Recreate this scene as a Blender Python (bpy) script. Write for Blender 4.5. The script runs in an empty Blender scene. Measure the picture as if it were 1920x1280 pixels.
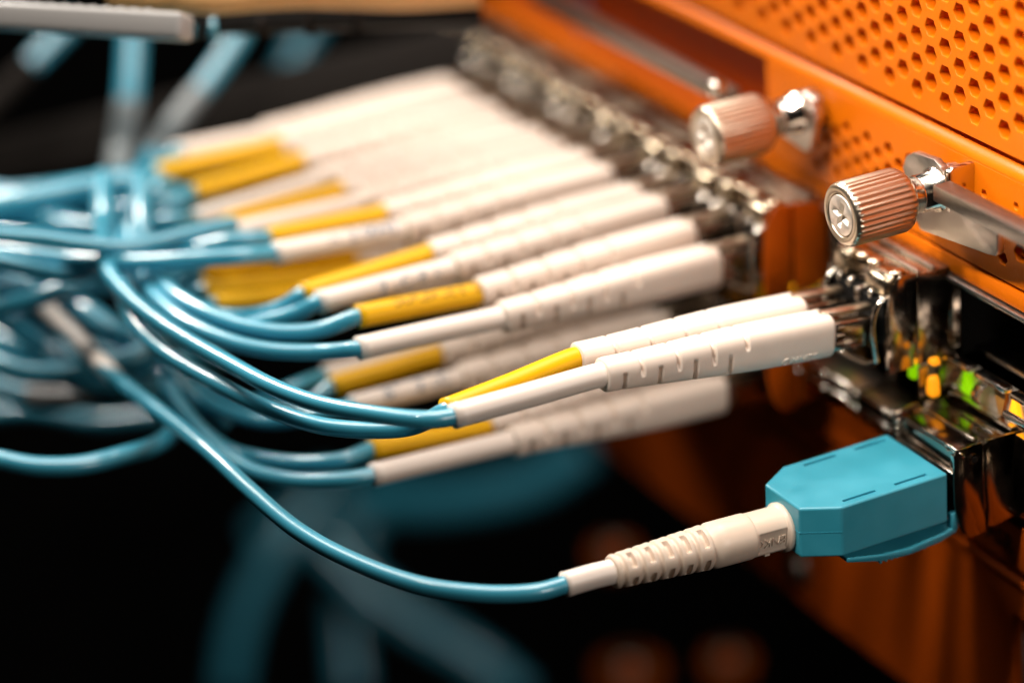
import bpy, bmesh, math, random
from mathutils import Vector, Matrix
random.seed(7)
SC = bpy.context.scene
SC.unit_settings.system = 'METRIC'; SC.unit_settings.scale_length = 0.001      # 1 unit = 1 mm
# ------------------------------------------------------------------ camera
F = 5410.0                                   # focal length in pixels of the 1920 px wide photograph
RX = Vector((.4576412, .8863726, -.0700581)); UP = Vector((-.3415507, .2479986, .9065538)); FW = Vector((-.8209188, .390948, -.4162356))
CAM = Vector((274.89, -173.81, 149.88))
cam = bpy.data.cameras.new('camera'); camo = bpy.data.objects.new('camera', cam); SC.collection.objects.link(camo)
M = Matrix((RX, UP, -FW)).transposed().to_4x4(); M.translation = CAM; camo.matrix_world = M
cam.sensor_width = 36; cam.lens = 36 * F / 1920; cam.clip_start = 1; cam.clip_end = 5000
cam.dof.use_dof = True; cam.dof.focus_distance = 345; cam.dof.aperture_fstop = cam.lens * 1e-3 / (2 * 7.2)   # 14 mm pupil
SC.camera = camo
# ------------------------------------------------------------------ world and lamps
W = bpy.data.worlds.new('World'); SC.world = W; W.use_nodes = True
W.node_tree.nodes['Background'].inputs[0].default_value = (1, .85, .72, 1); W.node_tree.nodes['Background'].inputs[1].default_value = .004
SC.view_settings.view_transform = 'Standard'; SC.view_settings.look = 'None'; SC.view_settings.exposure = 0; SC.view_settings.gamma = 1
def lamp(name, loc, target, size, watts, col, spread=180):
    l = bpy.data.lights.new(name, 'AREA'); l.shape = 'RECTANGLE'; l.size = size[0]; l.size_y = size[1]; l.energy = watts; l.color = col; l.spread = math.radians(spread)
    o = bpy.data.objects.new(name, l); SC.collection.objects.link(o); o.location = loc
    o.rotation_euler = (Vector(target) - Vector(loc)).to_track_quat('-Z', 'Y').to_euler(); return o
lamp('overhead_softbox', (-34, -48, 178), (-32, -50, 0), (205, 75), .30e6, (1, .91, .82), 150)
lamp('key_lamp', (60, -150, 245), (34, 16, 36), (26, 20), .038e6, (1, .90, .79), 34)
lamp('second_lamp', (8, -170, 260), (26, 14, 26), (24, 18), .028e6, (1, .90, .80), 36)
lamp('back_softbox', (-75, 48, 200), (-10, -40, 0), (150, 45), .22e6, (1, .93, .86), 150)
lamp('rim_lamp', (-262, -98, 212), (-20, -50, 0), (80, 60), .17e6, (1, .93, .85), 62)
lamp('side_lamp', (330, 60, 120), (10, 0, -10), (120, 70), .05e6, (1, .90, .82), 70)
SC.cycles.max_bounces = 6; SC.cycles.caustics_reflective = False; SC.cycles.caustics_refractive = False
SC.cycles.sample_clamp_indirect = 6

# ------------------------------------------------------------------ placing helpers (photo measurements -> millimetres)
def ray(x, y): return FW + RX * ((x - 960) / F) + UP * ((640 - y) / F)
def on(x, y, ax, v):
    k = ray(x, y); i = 'xyz'.index(ax); return CAM + k * ((v - CAM[i]) / k[i])
def at(x, y, depth): return CAM + ray(x, y) * depth

# ------------------------------------------------------------------ materials
def mat(name, col, rough=.4, metal=0, bump=0, bscale=1, spec=.5, var=0, vscale=.1, sub=0, coat=0, aniso=None, rvar=0):
    m = bpy.data.materials.new(name); m.use_nodes = True; nt = m.node_tree; b = nt.nodes['Principled BSDF']
    b.inputs['Base Color'].default_value = (*col, 1); b.inputs['Roughness'].default_value = rough; b.inputs['Metallic'].default_value = metal
    b.inputs['Specular IOR Level'].default_value = spec; b.inputs['Coat Weight'].default_value = coat; b.inputs['Coat Roughness'].default_value = .08
    if sub:
        b.inputs['Subsurface Weight'].default_value = sub; b.inputs['Subsurface Radius'].default_value = (1.2, .8, .6); b.inputs['Subsurface Scale'].default_value = .6
    tc = nt.nodes.new('ShaderNodeTexCoord')
    if bump:
        n = nt.nodes.new('ShaderNodeTexNoise'); n.inputs['Scale'].default_value = bscale; n.inputs['Detail'].default_value = 3
        bp = nt.nodes.new('ShaderNodeBump'); bp.inputs['Strength'].default_value = bump; bp.inputs['Distance'].default_value = .15
        nt.links.new(tc.outputs['Object'], n.inputs['Vector']); nt.links.new(n.outputs['Fac'], bp.inputs['Height']); nt.links.new(bp.outputs['Normal'], b.inputs['Normal'])
    if var or rvar:
        n2 = nt.nodes.new('ShaderNodeTexNoise'); n2.inputs['Scale'].default_value = vscale; n2.inputs['Detail'].default_value = 6
        nt.links.new(tc.outputs['Object'], n2.inputs['Vector'])
    if var:
        mx = nt.nodes.new('ShaderNodeMixRGB'); mx.inputs[1].default_value = (*[c * (1 - var) for c in col], 1); mx.inputs[2].default_value = (*[min(1, c * (1 + var)) for c in col], 1)
        nt.links.new(n2.outputs['Fac'], mx.inputs[0]); nt.links.new(mx.outputs[0], b.inputs['Base Color'])
    if rvar:
        mr = nt.nodes.new('ShaderNodeMapRange'); mr.inputs[1].default_value = .3; mr.inputs[2].default_value = .7
        mr.inputs[3].default_value = max(.02, rough - rvar); mr.inputs[4].default_value = rough + rvar
        nt.links.new(n2.outputs['Fac'], mr.inputs[0]); nt.links.new(mr.outputs[0], b.inputs['Roughness'])
    return m
def glow(name, col, s):
    m = bpy.data.materials.new(name); m.use_nodes = True; b = m.node_tree.nodes['Principled BSDF']
    b.inputs['Base Color'].default_value = (*[c * .5 for c in col], 1); b.inputs['Emission Color'].default_value = (*col, 1); b.inputs['Emission Strength'].default_value = s; return m
MW = mat('cream_plastic', (.76, .65, .56), .38, bump=.1, bscale=9, var=.05, vscale=.6, sub=.05)
MB = mat('beige_plastic', (.70, .57, .46), .36, bump=.1, bscale=9, var=.05, vscale=.6, sub=.05)
MSL = mat('white_shrink_tube', (.82, .72, .64), .3, bump=.06, bscale=3, var=.04, vscale=.4)
MY = mat('yellow_shrink_tube', (.76, .41, .001), .38, spec=.25, bump=.08, bscale=3, var=.06, vscale=.4)
MC = mat('teal_cable_jacket', (.04, .32, .455), .34, bump=.04, bscale=2.5, var=.08, vscale=.15, coat=.8, spec=.9)
MOC = mat('shade_darkened_orange', (.36, .055, .001), .5, spec=.15, bump=.2, bscale=2, var=.15, vscale=.06)  # the same orange with the shade put into its colour
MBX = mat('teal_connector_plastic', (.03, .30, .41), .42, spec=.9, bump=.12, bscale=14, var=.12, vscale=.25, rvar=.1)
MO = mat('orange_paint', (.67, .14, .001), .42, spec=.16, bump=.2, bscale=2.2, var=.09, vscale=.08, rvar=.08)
MOD = mat('orange_inner_and_reflection', (.50, .085, .001), .5, spec=.2, bump=.3, bscale=2)  # inner orange; on the steel cheeks it paints a reflection
MS = mat('polished_steel', (.66, .60, .53), .17, 1, bump=.06, bscale=.8, rvar=.06, vscale=.5)
MSD = mat('dark_polished_steel', (.36, .31, .26), .14, 1, bump=.05, bscale=.4, rvar=.05, vscale=.4)
MG = mat('brushed_zinc', (.50, .45, .40), .36, 1, bump=.06, bscale=5, var=.14, vscale=.9, rvar=.08)
MN = mat('nickel_knob', (.57, .48, .37), .29, 1)
MCH = mat('chrome', (.62, .51, .38), .09, 1)
MSB = mat('brassy_steel', (.44, .36, .26), .24, 1, rvar=.08, vscale=.8)
MZ = mat('dark_zinc', (.24, .215, .19), .34, 1, bump=.05, bscale=6, var=.25, vscale=1.2)
MK = mat('black_plastic', (.004, .004, .004), .6, spec=.15)
MGR = mat('grey_plastic', (.33, .32, .31), .33, bump=.05, bscale=.5)
MLB = mat('clear_label_film', (.20, .23, .24), .3, spec=.6)
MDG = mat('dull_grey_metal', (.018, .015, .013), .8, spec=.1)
MF = mat('satin_nickel', (.85, .78, .70), .48, 1, bump=.03, bscale=4)
MIN = mat('blue_print', (.06, .15, .26), .6)
MINK = mat('brown_print', (.10, .04, .0), .6)
MBK = mat('black_print', (.02, .006, .002), .6)
MCR = mat('cream_strap', (.75, .42, .16), .5, bump=.2, bscale=3)
LG = glow('green_led_or_reflection', (.26, .62, .0), .9); LA = glow('amber_led', (1, .36, .005), 1.9); LAD = glow('amber_reflection_glow', (1, .33, .005), .95); LO = mat('unlit_pipe', (.45, .2, .04), .3)

# ------------------------------------------------------------------ object helpers
def link(name, me, m=None, parent=None, loc=None, rot=None, smooth=None):
    o = bpy.data.objects.new(name, me); SC.collection.objects.link(o)
    if m is not None and me is not None and not me.materials: me.materials.append(m)
    if parent: o.parent = parent
    if loc is not None: o.location = loc
    if rot is not None: o.rotation_euler = rot
    return o
def tag(o, label, cat=None, group=None, kind=None):
    if label: o['label'] = label
    if cat: o['category'] = cat
    if group: o['group'] = group
    if kind: o['kind'] = kind
    return o
def empty(name, loc, label, cat, group=None):
    o = bpy.data.objects.new(name, None); SC.collection.objects.link(o); o.location = loc; o.empty_display_size = 1
    return tag(o, label, cat, group)
def bm2(name, bm, smooth=None):
    if smooth is not None:
        for f in bm.faces: f.smooth = True
        for e in bm.edges:
            if len(e.link_faces) == 2 and e.calc_face_angle(0) > smooth: e.smooth = False
    bmesh.ops.recalc_face_normals(bm, faces=bm.faces)
    me = bpy.data.meshes.new(name); bm.to_mesh(me); bm.free(); return me
def box_bm(x0, x1, y0, y1, z0, z1, bev=.1, seg=2, bm=None):
    nb = bmesh.new(); bmesh.ops.create_cube(nb, size=1)
    for v in nb.verts:
        v.co = Vector(((x0 + x1) / 2 + v.co.x * (x1 - x0), (y0 + y1) / 2 + v.co.y * (y1 - y0), (z0 + z1) / 2 + v.co.z * (z1 - z0)))
    if bev: bmesh.ops.bevel(nb, geom=nb.edges[:], offset=bev, segments=seg, affect='EDGES', profile=.5)
    if bm is None: return nb
    me = bpy.data.meshes.new('t'); nb.to_mesh(me); nb.free(); bm.from_mesh(me); bpy.data.meshes.remove(me); return bm
def box(name, x0, x1, y0, y1, z0, z1, m, parent=None, bev=.1, org=None):
    bm = box_bm(x0, x1, y0, y1, z0, z1, bev)
    if org is not None: bmesh.ops.translate(bm, verts=bm.verts, vec=-Vector(org))
    return link(name, bm2(name, bm, .6), m, parent)
def prism(name, poly, axis, a, b, m, parent=None, bev=.0, org=None, seg=2):
    """poly: 2-D outline in the plane normal to axis ('x': (y,z), 'y': (x,z), 'z': (x,y)), extruded a..b"""
    bm = bmesh.new()
    def v3(p, t): return {'x': (t, p[0], p[1]), 'y': (p[0], t, p[1]), 'z': (p[0], p[1], t)}[axis]
    A = [bm.verts.new(v3(p, a)) for p in poly]; B = [bm.verts.new(v3(p, b)) for p in poly]; n = len(poly)
    bm.faces.new(A); bm.faces.new(B[::-1])
    for i in range(n): bm.faces.new((A[i], B[i], B[(i + 1) % n], A[(i + 1) % n]))
    bmesh.ops.recalc_face_normals(bm, faces=bm.faces)
    if bev:
        es = [e for e in bm.edges if e.calc_face_angle(0) > .35]
        bmesh.ops.bevel(bm, geom=es, offset=bev, segments=seg, affect='EDGES', profile=.5)
    if org is not None: bmesh.ops.translate(bm, verts=bm.verts, vec=-Vector(org))
    return link(name, bm2(name, bm, .6), m, parent)
def spline(pts, n=10):
    P = [Vector(p) for p in pts]; P = [P[0] * 2 - P[1]] + P + [P[-1] * 2 - P[-2]]; out = []
    for i in range(1, len(P) - 2):
        for k in range(n):
            t = k / n; a, b, c, d = P[i - 1], P[i], P[i + 1], P[i + 2]
            out.append(.5 * ((2 * b) + (c - a) * t + (2 * a - 5 * b + 4 * c - d) * t * t + (3 * b - a - 3 * c + d) * t ** 3))
    out.append(P[-2]); return out
def tube_bm(path, r, sides=20, caps=True, bm=None):
    bm = bm or bmesh.new(); P = [Vector(p) for p in path]; n = len(P)
    R = r if callable(r) else (lambda t: r)
    T = [(P[min(i + 1, n - 1)] - P[max(i - 1, 0)]).normalized() for i in range(n)]
    ref = Vector((0, 0, 1)) if abs(T[0].z) < .9 else Vector((1, 0, 0)); N = (ref - T[0] * ref.dot(T[0])).normalized(); rings = []
    for i in range(n):
        N = (N - T[i] * N.dot(T[i])).normalized(); B = T[i].cross(N); rr = R(i / (n - 1))
        rings.append([bm.verts.new(P[i] + (N * math.cos(2 * math.pi * k / sides) + B * math.sin(2 * math.pi * k / sides)) * rr) for k in range(sides)])
    for a, b in zip(rings, rings[1:]):
        for k in range(sides): bm.faces.new((a[k], a[(k + 1) % sides], b[(k + 1) % sides], b[k]))
    if caps: bm.faces.new(rings[0][::-1]); bm.faces.new(rings[-1])
    return bm
def tube(name, path, r, m, parent=None, sides=20, org=None, caps=True):
    bm = tube_bm(path, r, sides, caps)
    if org is not None: bmesh.ops.translate(bm, verts=bm.verts, vec=-Vector(org))
    return link(name, bm2(name, bm, .7), m, parent)
def text_mesh(body, size, ext=.06, space=1.0):
    c = bpy.data.curves.new('t', 'FONT'); c.body = body; c.size = size; c.extrude = ext; c.align_x = 'CENTER'; c.align_y = 'CENTER'; c.space_character = space; c.resolution_u = 3
    o = bpy.data.objects.new('t', c); SC.collection.objects.link(o); dg = bpy.context.evaluated_depsgraph_get(); dg.update()
    me = bpy.data.meshes.new_from_object(o.evaluated_get(dg)); bpy.data.objects.remove(o); return me
def bend_text(me, r, sx=1):
    """wrap a flat text mesh (x along, y round, z out) round a tube of radius r whose axis is x"""
    for v in me.vertices:
        a = v.co.y / r; rr = r + v.co.z; v.co = Vector((v.co.x, rr * math.sin(a), rr * math.cos(a)))
    return me

# ------------------------------------------------------------------ lofted bodies (superellipse sections along -Y)
def sm(t): t = max(0, min(1, t)); return t * t * (3 - 2 * t)
def loft(ys, sec, N=64, cut=None):
    """sec(y)->(half width, half height, exponent); cut(y, angle)->depth of groove"""
    bm = bmesh.new(); rings = []
    for y in ys:
        a, b, p = sec(y); ring = []
        for k in range(N):
            th = 2 * math.pi * (k + .5) / N; c, s = math.cos(th), math.sin(th)
            x = a * math.copysign(abs(c) ** (2 / p), c); z = b * math.copysign(abs(s) ** (2 / p), s)
            if cut:
                d = cut(y, math.atan2(z, x)); L = math.hypot(x, z); q = max(.2, 1 - d / L) if d >= 0 else min(1, -d / L); x *= q; z *= q
            ring.append(bm.verts.new((x, y, z)))
        rings.append(ring)
    for A, B in zip(rings, rings[1:]):
        for k in range(N): bm.faces.new((A[k], A[(k + 1) % N], B[(k + 1) % N], B[k]))
    bm.faces.new(rings[0]); bm.faces.new(rings[-1][::-1])
    return bm
def angd(a, b): return abs((a - b + math.pi) % (2 * math.pi) - math.pi)
SLOT = [-29.5, -27.1, -24.7, -22.2, -19.9, -17.4, -15.1, -12.8]     # grooves of the long connector, alternating side / top
def lc_cut(y, th):
    d = 0
    for i, s in enumerate(SLOT):
        if i == 0 and False: continue
        if abs(y - s) < .36:
            prof = sm((.34 - abs(y - s)) / .16)
            if i % 2 == 0:      # slots on the two sides
                q = min(angd(th, -.42), angd(th, math.pi + .42)); w = .72
            else:               # slots over the top and bottom
                q = angd(th, math.pi / 2); w = 1.56
            if i >= 6: w *= .8
            d = max(d, .85 * prof * sm((w - q) / .12))
    # long faint edge line of the flat top
    return d
def lc_sec(y):
    t = max(0, min(1, (-y) / 32.0)); u = sm((t - .25) / .75)
    a = 2.45 * (1 - u) + 2.02 * u; b = 2.75 * (1 - u) + 2.02 * u; p = 3.6 * (1 - u) + 2.5 * u
    e = min(1, (-y + .0) / .55); k = .82 + .18 * math.sqrt(max(0, 1 - (1 - e) ** 2))
    e2 = min(1, (y + 31.6) / .4); k *= .93 + .07 * math.sqrt(max(0, 1 - (1 - max(0, e2)) ** 2))
    return a * k, b * k, p
def lc_housing():
    ys = [0, -.05, -.12, -.25, -.4, -.6, -.9, -1.5]; y = -1.5
    while y > -10.5: y -= 1.5; ys.append(y)
    y = -12.2
    while y > -30.6: ys.append(y); y -= .12
    ys += [-30.8, -31.1, -31.3, -31.45, -31.55, -31.6]
    bm = loft(ys, lc_sec, 72, lc_cut)
    return bm2('connector_housing', bm, .9)
HOUS = lc_housing()
def plug_mesh():
    bm = box_bm(-1.7, 1.7, -.6, 8.5, -2.0, 1.7, .25)
    for z in (-1.2, -.1, 1.0): box_bm(-1.95, 1.95, .3, 1.6, z - .3, z + .3, .12, 1, bm)
    return bm2('plug', bm, .6)
PLUG = plug_mesh()
LATCH = bm2('latch_arm', box_bm(-.75, .75, -1.2, 6.2, 2.2, 2.95, .25), .6)
LIP = bm2('boot_lip', tube_bm([(0, -31.5, 0), (0, -31.9, 0), (0, -32.1, 0)], lambda t: 1.95 - .25 * t, 40), .8)
def local(me_fn): return me_fn
def cord(name, tip, bend, end, mS, path, label, group, printing=None, housing=MW, slen=0, cable_r=1.06, branch=None):
    """one simplex line: housing from tip to bend, shrink tube from bend to end, cable from end along path (world points)"""
    tip, bend, end = Vector(tip), Vector(bend), Vector(end)
    root = empty(name, tip, label, 'fibre cord', group)
    ax = (tip - bend).normalized(); rot = Vector((0, 1, 0)).rotation_difference(ax).to_euler()
    o = link('connector_housing', HOUS, housing, root, rot=rot)
    link('plug', PLUG, MSD, root, rot=rot); link('latch_arm', LATCH, MN, root, rot=rot)
    s0 = tip + (bend - tip).normalized() * 30.0; d0 = (bend - tip).normalized()
    sp = spline([s0, bend + d0 * 1.0, (bend + end) / 2 + (bend - (tip + end) / 2) * .0, end], 8)
    s = tube('sleeve', [p - tip for p in sp], lambda t: 1.5 + (.0 if t < .97 else .06), mS, root, 28)
    # rolled end of the shrink tube
    dE = (sp[-1] - sp[-2]).normalized()
    cp = spline([end - dE * 3, end] + path, 10)
    tube('cable', [p - tip for p in cp], cable_r, MC, root, 20)
    if printing:
        txt, mt, size, off = printing
        me = bend_text(text_mesh(txt, size, .03), 1.52)
        me.materials.append(mt)
        t = link('printing', me, None, s); t['kind'] = 'stuff'; mid = sp[int(len(sp) * .58)] - tip; dd = (sp[-1] - sp[8]).normalized()
        # local x along the sleeve (towards the connector), z out
        z = Vector((off, -.15, 1)); x = -dd; z = (z - x * z.dot(x)).normalized(); y = z.cross(x)
        mm = Matrix((x, y, z)).transposed().to_4x4(); mm.translation = mid; t.matrix_local = mm
    return root

# ------------------------------------------------------------------ orange faceplates (real holes)
def plate(name, x0, x1, z0, z1, holes, y, thick, m, parent, bev=.12, rects=()):
    c = bpy.data.curves.new(name, 'CURVE'); c.dimensions = '2D'; c.fill_mode = 'BOTH'; c.extrude = thick / 2 - bev; c.bevel_depth = bev; c.bevel_resolution = 1; c.offset = -bev
    def sp(pts):
        s = c.splines.new('POLY'); s.points.add(len(pts) - 1)
        for p, q in zip(s.points, pts): p.co = (q[0], q[1], 0, 1)
        s.use_cyclic_u = True
    sp([(x0, z0), (x1, z0), (x1, z1), (x0, z1)])
    for r in rects: sp([(r[0], r[2]), (r[0], r[3]), (r[1], r[3]), (r[1], r[2])])
    for hx, hz, hr in holes:
        sp([(hx + hr * math.cos(a), hz + hr * math.sin(a)) for a in [-(math.pi / 3 * k) for k in range(6)]])
    o = bpy.data.objects.new('t', c); SC.collection.objects.link(o); dg = bpy.context.evaluated_depsgraph_get(); dg.update()
    me = bpy.data.meshes.new_from_object(o.evaluated_get(dg)); bpy.data.objects.remove(o); me.name = name
    me.transform(Matrix.Rotation(math.pi / 2, 4, 'X')); me.transform(Matrix.Translation((0, y + thick / 2, 0)))
    me.materials.clear(); me.materials.append(m)
    o = bpy.data.objects.new(name, me); SC.collection.objects.link(o); o.parent = parent; return o
PH = 3.45
def lattice(x0, x1, z0, z1, ox, oz, p, r):
    out = []; w = p * math.sqrt(3) / 2; k0 = int((x0 - ox) / w) - 1
    for k in range(k0, int((x1 - ox) / w) + 2):
        x = ox + k * w
        for j in range(-60, 60):
            z = oz + (j + .5 * (k % 2)) * p
            if x0 <= x <= x1 and z0 <= z <= z1: out.append((x, z, r))
    return out
up = empty('upper_faceplate', (0, 16, 23), 'orange painted faceplate full of hexagonal air holes above both thumbscrews', 'faceplate')
def rel(o, root): o.location = -Vector(root.location); return o
rel(plate('perforated_sheet', -128, 40, 24.3, 48, lattice(-64, 38, 26.6, 46, 14.5, 27.2, PH, 1.24), 16.2, 2.0, MO, up), up)
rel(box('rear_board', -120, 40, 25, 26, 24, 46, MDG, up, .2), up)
for i, (x, z) in enumerate([(19, 35), (12, 42), (5, 38), (-12, 36), (20, 30), (-30, 41)]):
    rel(box('board_component', x - 2, x + 2, 21.5, 25, z - 1.6, z + 1.6, MG, up, .3), up)
lf = empty('lower_faceplate', (0, 16, 15), 'orange ejector faceplate with rounded top edge and small air holes between the thumbscrews', 'faceplate')
hl = lattice(-28, -1.5, 9.5, 18.4, -26.4, 16, 2.75, .95)
hl += [(10.7, 17.9, .55), (17.1, 18.4, .5), (21.6, 16.8, 1.3), (14.5, 10.8, .9), (17.9, 12.6, 1.2), (21.5, 13, 1.2), (21, 10, 1.0)]
rel(plate('front_sheet', -37.5, 40, 8.0, 21.55, hl, 16, 1.2, MO, lf), lf)
rel(box('shade_recess_sheet', -128, -37.6, 23, 24, 7.6, 22.4, MOC, lf, .2), lf)  # recess and dark colour added to stand in for shade here
rel(box('shade_recess_step', -38.6, -37.6, 16.1, 23, 8.0, 21.5, MO, lf, .2), lf)  # side of the added shade recess
# rounded lip rolling back from the sheet
prof = [(16.0, 21.62)] + [(16.0 + 2.6 * (1 - math.cos(a)), 21.7 + 1.9 * math.sin(a)) for a in [i * math.pi / 16 for i in range(9)]] + [(21.5, 23.6), (21.5, 22.5), (18, 21.7)]
o = prism('rolled_top_lip', prof, 'x', -128, 40, MO, lf); rel(o, lf)
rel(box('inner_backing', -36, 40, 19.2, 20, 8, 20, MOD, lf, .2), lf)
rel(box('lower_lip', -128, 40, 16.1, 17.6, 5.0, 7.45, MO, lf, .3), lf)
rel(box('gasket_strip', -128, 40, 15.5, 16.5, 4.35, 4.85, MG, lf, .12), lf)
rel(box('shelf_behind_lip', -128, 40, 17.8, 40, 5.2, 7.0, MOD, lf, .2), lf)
ch = empty('chassis_panel', (0, 16, -40), 'lower orange chassis panel below the ports, dim, with a tall slot at right', 'panel')
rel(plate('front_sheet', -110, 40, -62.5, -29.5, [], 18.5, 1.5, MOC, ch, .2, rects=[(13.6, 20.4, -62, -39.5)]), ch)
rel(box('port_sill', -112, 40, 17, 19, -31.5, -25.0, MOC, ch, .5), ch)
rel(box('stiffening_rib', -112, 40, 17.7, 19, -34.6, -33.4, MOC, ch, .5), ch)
rel(box('slot_backing', 10, 25, 30, 31, -62, -36, MK, ch, .1), ch)
t = text_mesh('ASR', 3.4, .04); t.materials.append(MBK)
o = link('printing', t, None, ch, Vector((12.6, 16.9, -28.4)) - Vector(ch.location), (math.pi / 2, 0, 0))
def panel_screw(p, r, lab):
    root = empty('panel_screw', p, lab, 'screw', 'small screws in the lower chassis panel')
    bm = tube_bm([(0, 0, 0), (0, -1.0, 0), (0, -1.3, 0)], lambda t: r - (.35 if t > .9 else 0), 24); link('head', bm2('screw_head', bm, .6), MG, root)
    bm = tube_bm([(0, 1.2, 0), (0, -.1, 0)], r * 1.5, 24); link('washer', bm2('washer', bm, .6), MG, root)
    bm = box_bm(-.2, .2, -1.36, -1.0, -r * .6, r * .6, .05); box_bm(-r * .6, r * .6, -1.37, -1.0, -.2, .2, .05, 1, bm); link('cross_recess', bm2('cross_recess', bm), MK, root)
panel_screw(on(1500, 1065, 'y', 18.4), 1.7, 'small round screw head in the orange panel under the teal box')
rod = tag(tube('slot_rod', [on(1906, 1190, 'y', 23), on(1904, 1300, 'y', 23)], 1.05, MGR), 'grey vertical rod standing inside the slot of the lower chassis panel', 'rod')

# ------------------------------------------------------------------ thumbscrews, levers
def knob_mesh():
    N = 34; bm = bmesh.new(); rings = []
    ys = [(-.02, 3.62, 0), (.12, 3.8, 0), (.35, 3.97, .5), (.8, 4.02, 1), (4, 4.02, 1), (7.6, 4.02, 1), (8.1, 3.95, .5), (8.5, 3.7, 0), (9.0, 3.2, 0), (9.25, 2.6, 0)]
    K = N * 6
    for y, r, kn in ys:
        rings.append([bm.verts.new(((r - kn * .26 * (1, .9, .35, 0, .35, .9)[k % 6]) * math.cos(2 * math.pi * k / K), y, (r - kn * .26 * (1, .9, .35, 0, .35, .9)[k % 6]) * math.sin(2 * math.pi * k / K))) for k in range(K)])
    for a, b in zip(rings, rings[1:]):
        for k in range(K): bm.faces.new((a[k], a[(k + 1) % K], b[(k + 1) % K], b[k]))
    bm.faces.new(rings[-1])
    # front ring and dished face
    prev = rings[0]
    for y, r in ((-.12, 3.5), (-.12, 2.78), (-.06, 2.72), (.5, 2.68)):
        cur = [bm.verts.new((r * math.cos(2 * math.pi * k / K), y, r * math.sin(2 * math.pi * k / K))) for k in range(K)]
        for k in range(K): bm.faces.new((prev[k], prev[(k + 1) % K], cur[(k + 1) % K], cur[k]))
        prev = cur
    bm.faces.new(prev)
    return bm2('knob', bm, .5)
KNOB = knob_mesh()
def face_mesh():
    bm = bmesh.new(); K = 96; prev = None
    # dished disc with a real four-lobed recess
    def ring(y, rf): return [bm.verts.new((rf(2 * math.pi * k / K) * math.cos(2 * math.pi * k / K), y, rf(2 * math.pi * k / K) * math.sin(2 * math.pi * k / K))) for k in range(K)]
    def cross(a): 
        q = (a - .5) % (math.pi / 2) - math.pi / 4
        return min(1.65, max(.42 / max(.05, abs(math.sin(q + 1e-6))) if abs(q) < math.pi / 4 else 0, .55))
    seq = [(.45, lambda a: 2.56), (-.02, lambda a: 2.52), (-.08, lambda a: 2.46), (-.08, lambda a: cross(a) + .1), (0.0, lambda a: cross(a)), (1.2, lambda a: cross(a) * .6), (1.5, lambda a: .2)]
    for y, rf in seq:
        cur = ring(y, rf)
        if prev:
            for k in range(K): bm.faces.new((prev[k], prev[(k + 1) % K], cur[(k + 1) % K], cur[k]))
        prev = cur
    bm.faces.new(prev)
    return bm2('recessed_face', bm, .5)
FACE = face_mesh()
def shaft_mesh():
    prof = [(9.0, 2.5), (9.3, 2.3), (10.6, 2.3), (10.7, 2.2), (10.9, 2.2), (11, 2.35), (13.2, 2.35), (13.3, 2.8), (16.6, 2.8)]
    bm = bmesh.new(); prev = None; K = 40
    for y, r in prof:
        cur = [bm.verts.new((r * math.cos(2 * math.pi * k / K), y, r * math.sin(2 * math.pi * k / K))) for k in range(K)]
        if prev:
            for k in range(K): bm.faces.new((prev[k], prev[(k + 1) % K], cur[(k + 1) % K], cur[k]))
        prev = cur
    return bm2('shaft', bm, .5)
SHAFT = shaft_mesh()
def thumbscrew(x, y, z, lab):
    r = empty('thumbscrew', (x, y, z), lab, 'thumbscrew', 'knurled thumbscrews of the orange faceplate')
    link('knurled_head', KNOB, MN, r); link('recessed_face', FACE, MF, r); link('shaft', SHAFT, MS, r)
thumbscrew(5.6, -1.0, 17.7, 'near shiny knurled metal thumbscrew in focus, with a cross recess in its face')
thumbscrew(-26.0, -1.0, 18.1, 'far blurred knurled thumbscrew, coppery, left of the in-focus one')
def bracket(dx, z, lab, mirror=1, k=1):
    r = empty('screw_bracket', (dx, 13, z), lab, 'bracket', 'steel brackets behind the thumbscrews')
    P = [(-6.4, -1.2), (-6.9, .8), (-6.2, 2.4), (-4.6, 3.4), (-.2, 3.8), (1.2, 3.2), (2.2, 1.5), (2.6, 0), (12.6, -1.0), (12.6, -4.0), (12.1, -4.6), (10.6, -4.9), (-3.2, -6.4), (-4.8, -5.0)]
    P = [(p[0] * mirror * k, p[1] * k) for p in P]
    o = prism('bracket_plate', P, 'y', 12.5, 13.6, MG, r, .18); o.location = (0, -13, 0)
    if mirror < 0: return
    o = prism('side_web', [(12.2, 3.2), (13, 3.7), (16.2, 3.7), (16.2, -2), (12.4, -2)], 'x', 2.2 * mirror, 3.2 * mirror, MS, r, .25); o.location = (0, -13, 0)
bracket(5.6, 17.7, 'grey steel bracket plate behind the near thumbscrew and under its lever')
bracket(-26.0, 18.1, 'blurred steel bracket plate behind the far thumbscrew', -1, .72)
def lever(x0, x1, zc, lab, end):
    r = empty('ejector_lever', (x0, 9, zc), lab, 'lever', 'flat steel ejector levers along the faceplate')
    o = box('lever_bar', min(x0, x1), max(x0, x1), 8.3, 10.8, zc - 1.0, zc + 1.0, MZ, r, .14); rel(o, r)
    xe = x0 + (1.2 if x1 > x0 else -1.2)
    if end:
        o = link('pivot_pin', bm2('pivot_pin', tube_bm([(0, 0, 0), (0, -1.5, 0), (0, -1.9, 0)], lambda t: 1.3 - (.3 if t > .9 else 0), 24), .6), MS, r, Vector((xe, 8.6, zc + 1.2)) - Vector(r.location))
lever(11.2, 48, 20.1, 'square steel lever running right from the near thumbscrew', False)
lever(-36.5, -92, 18.1, 'long blurred grey lever running left from the far thumbscrew to the top edge', True)

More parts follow.
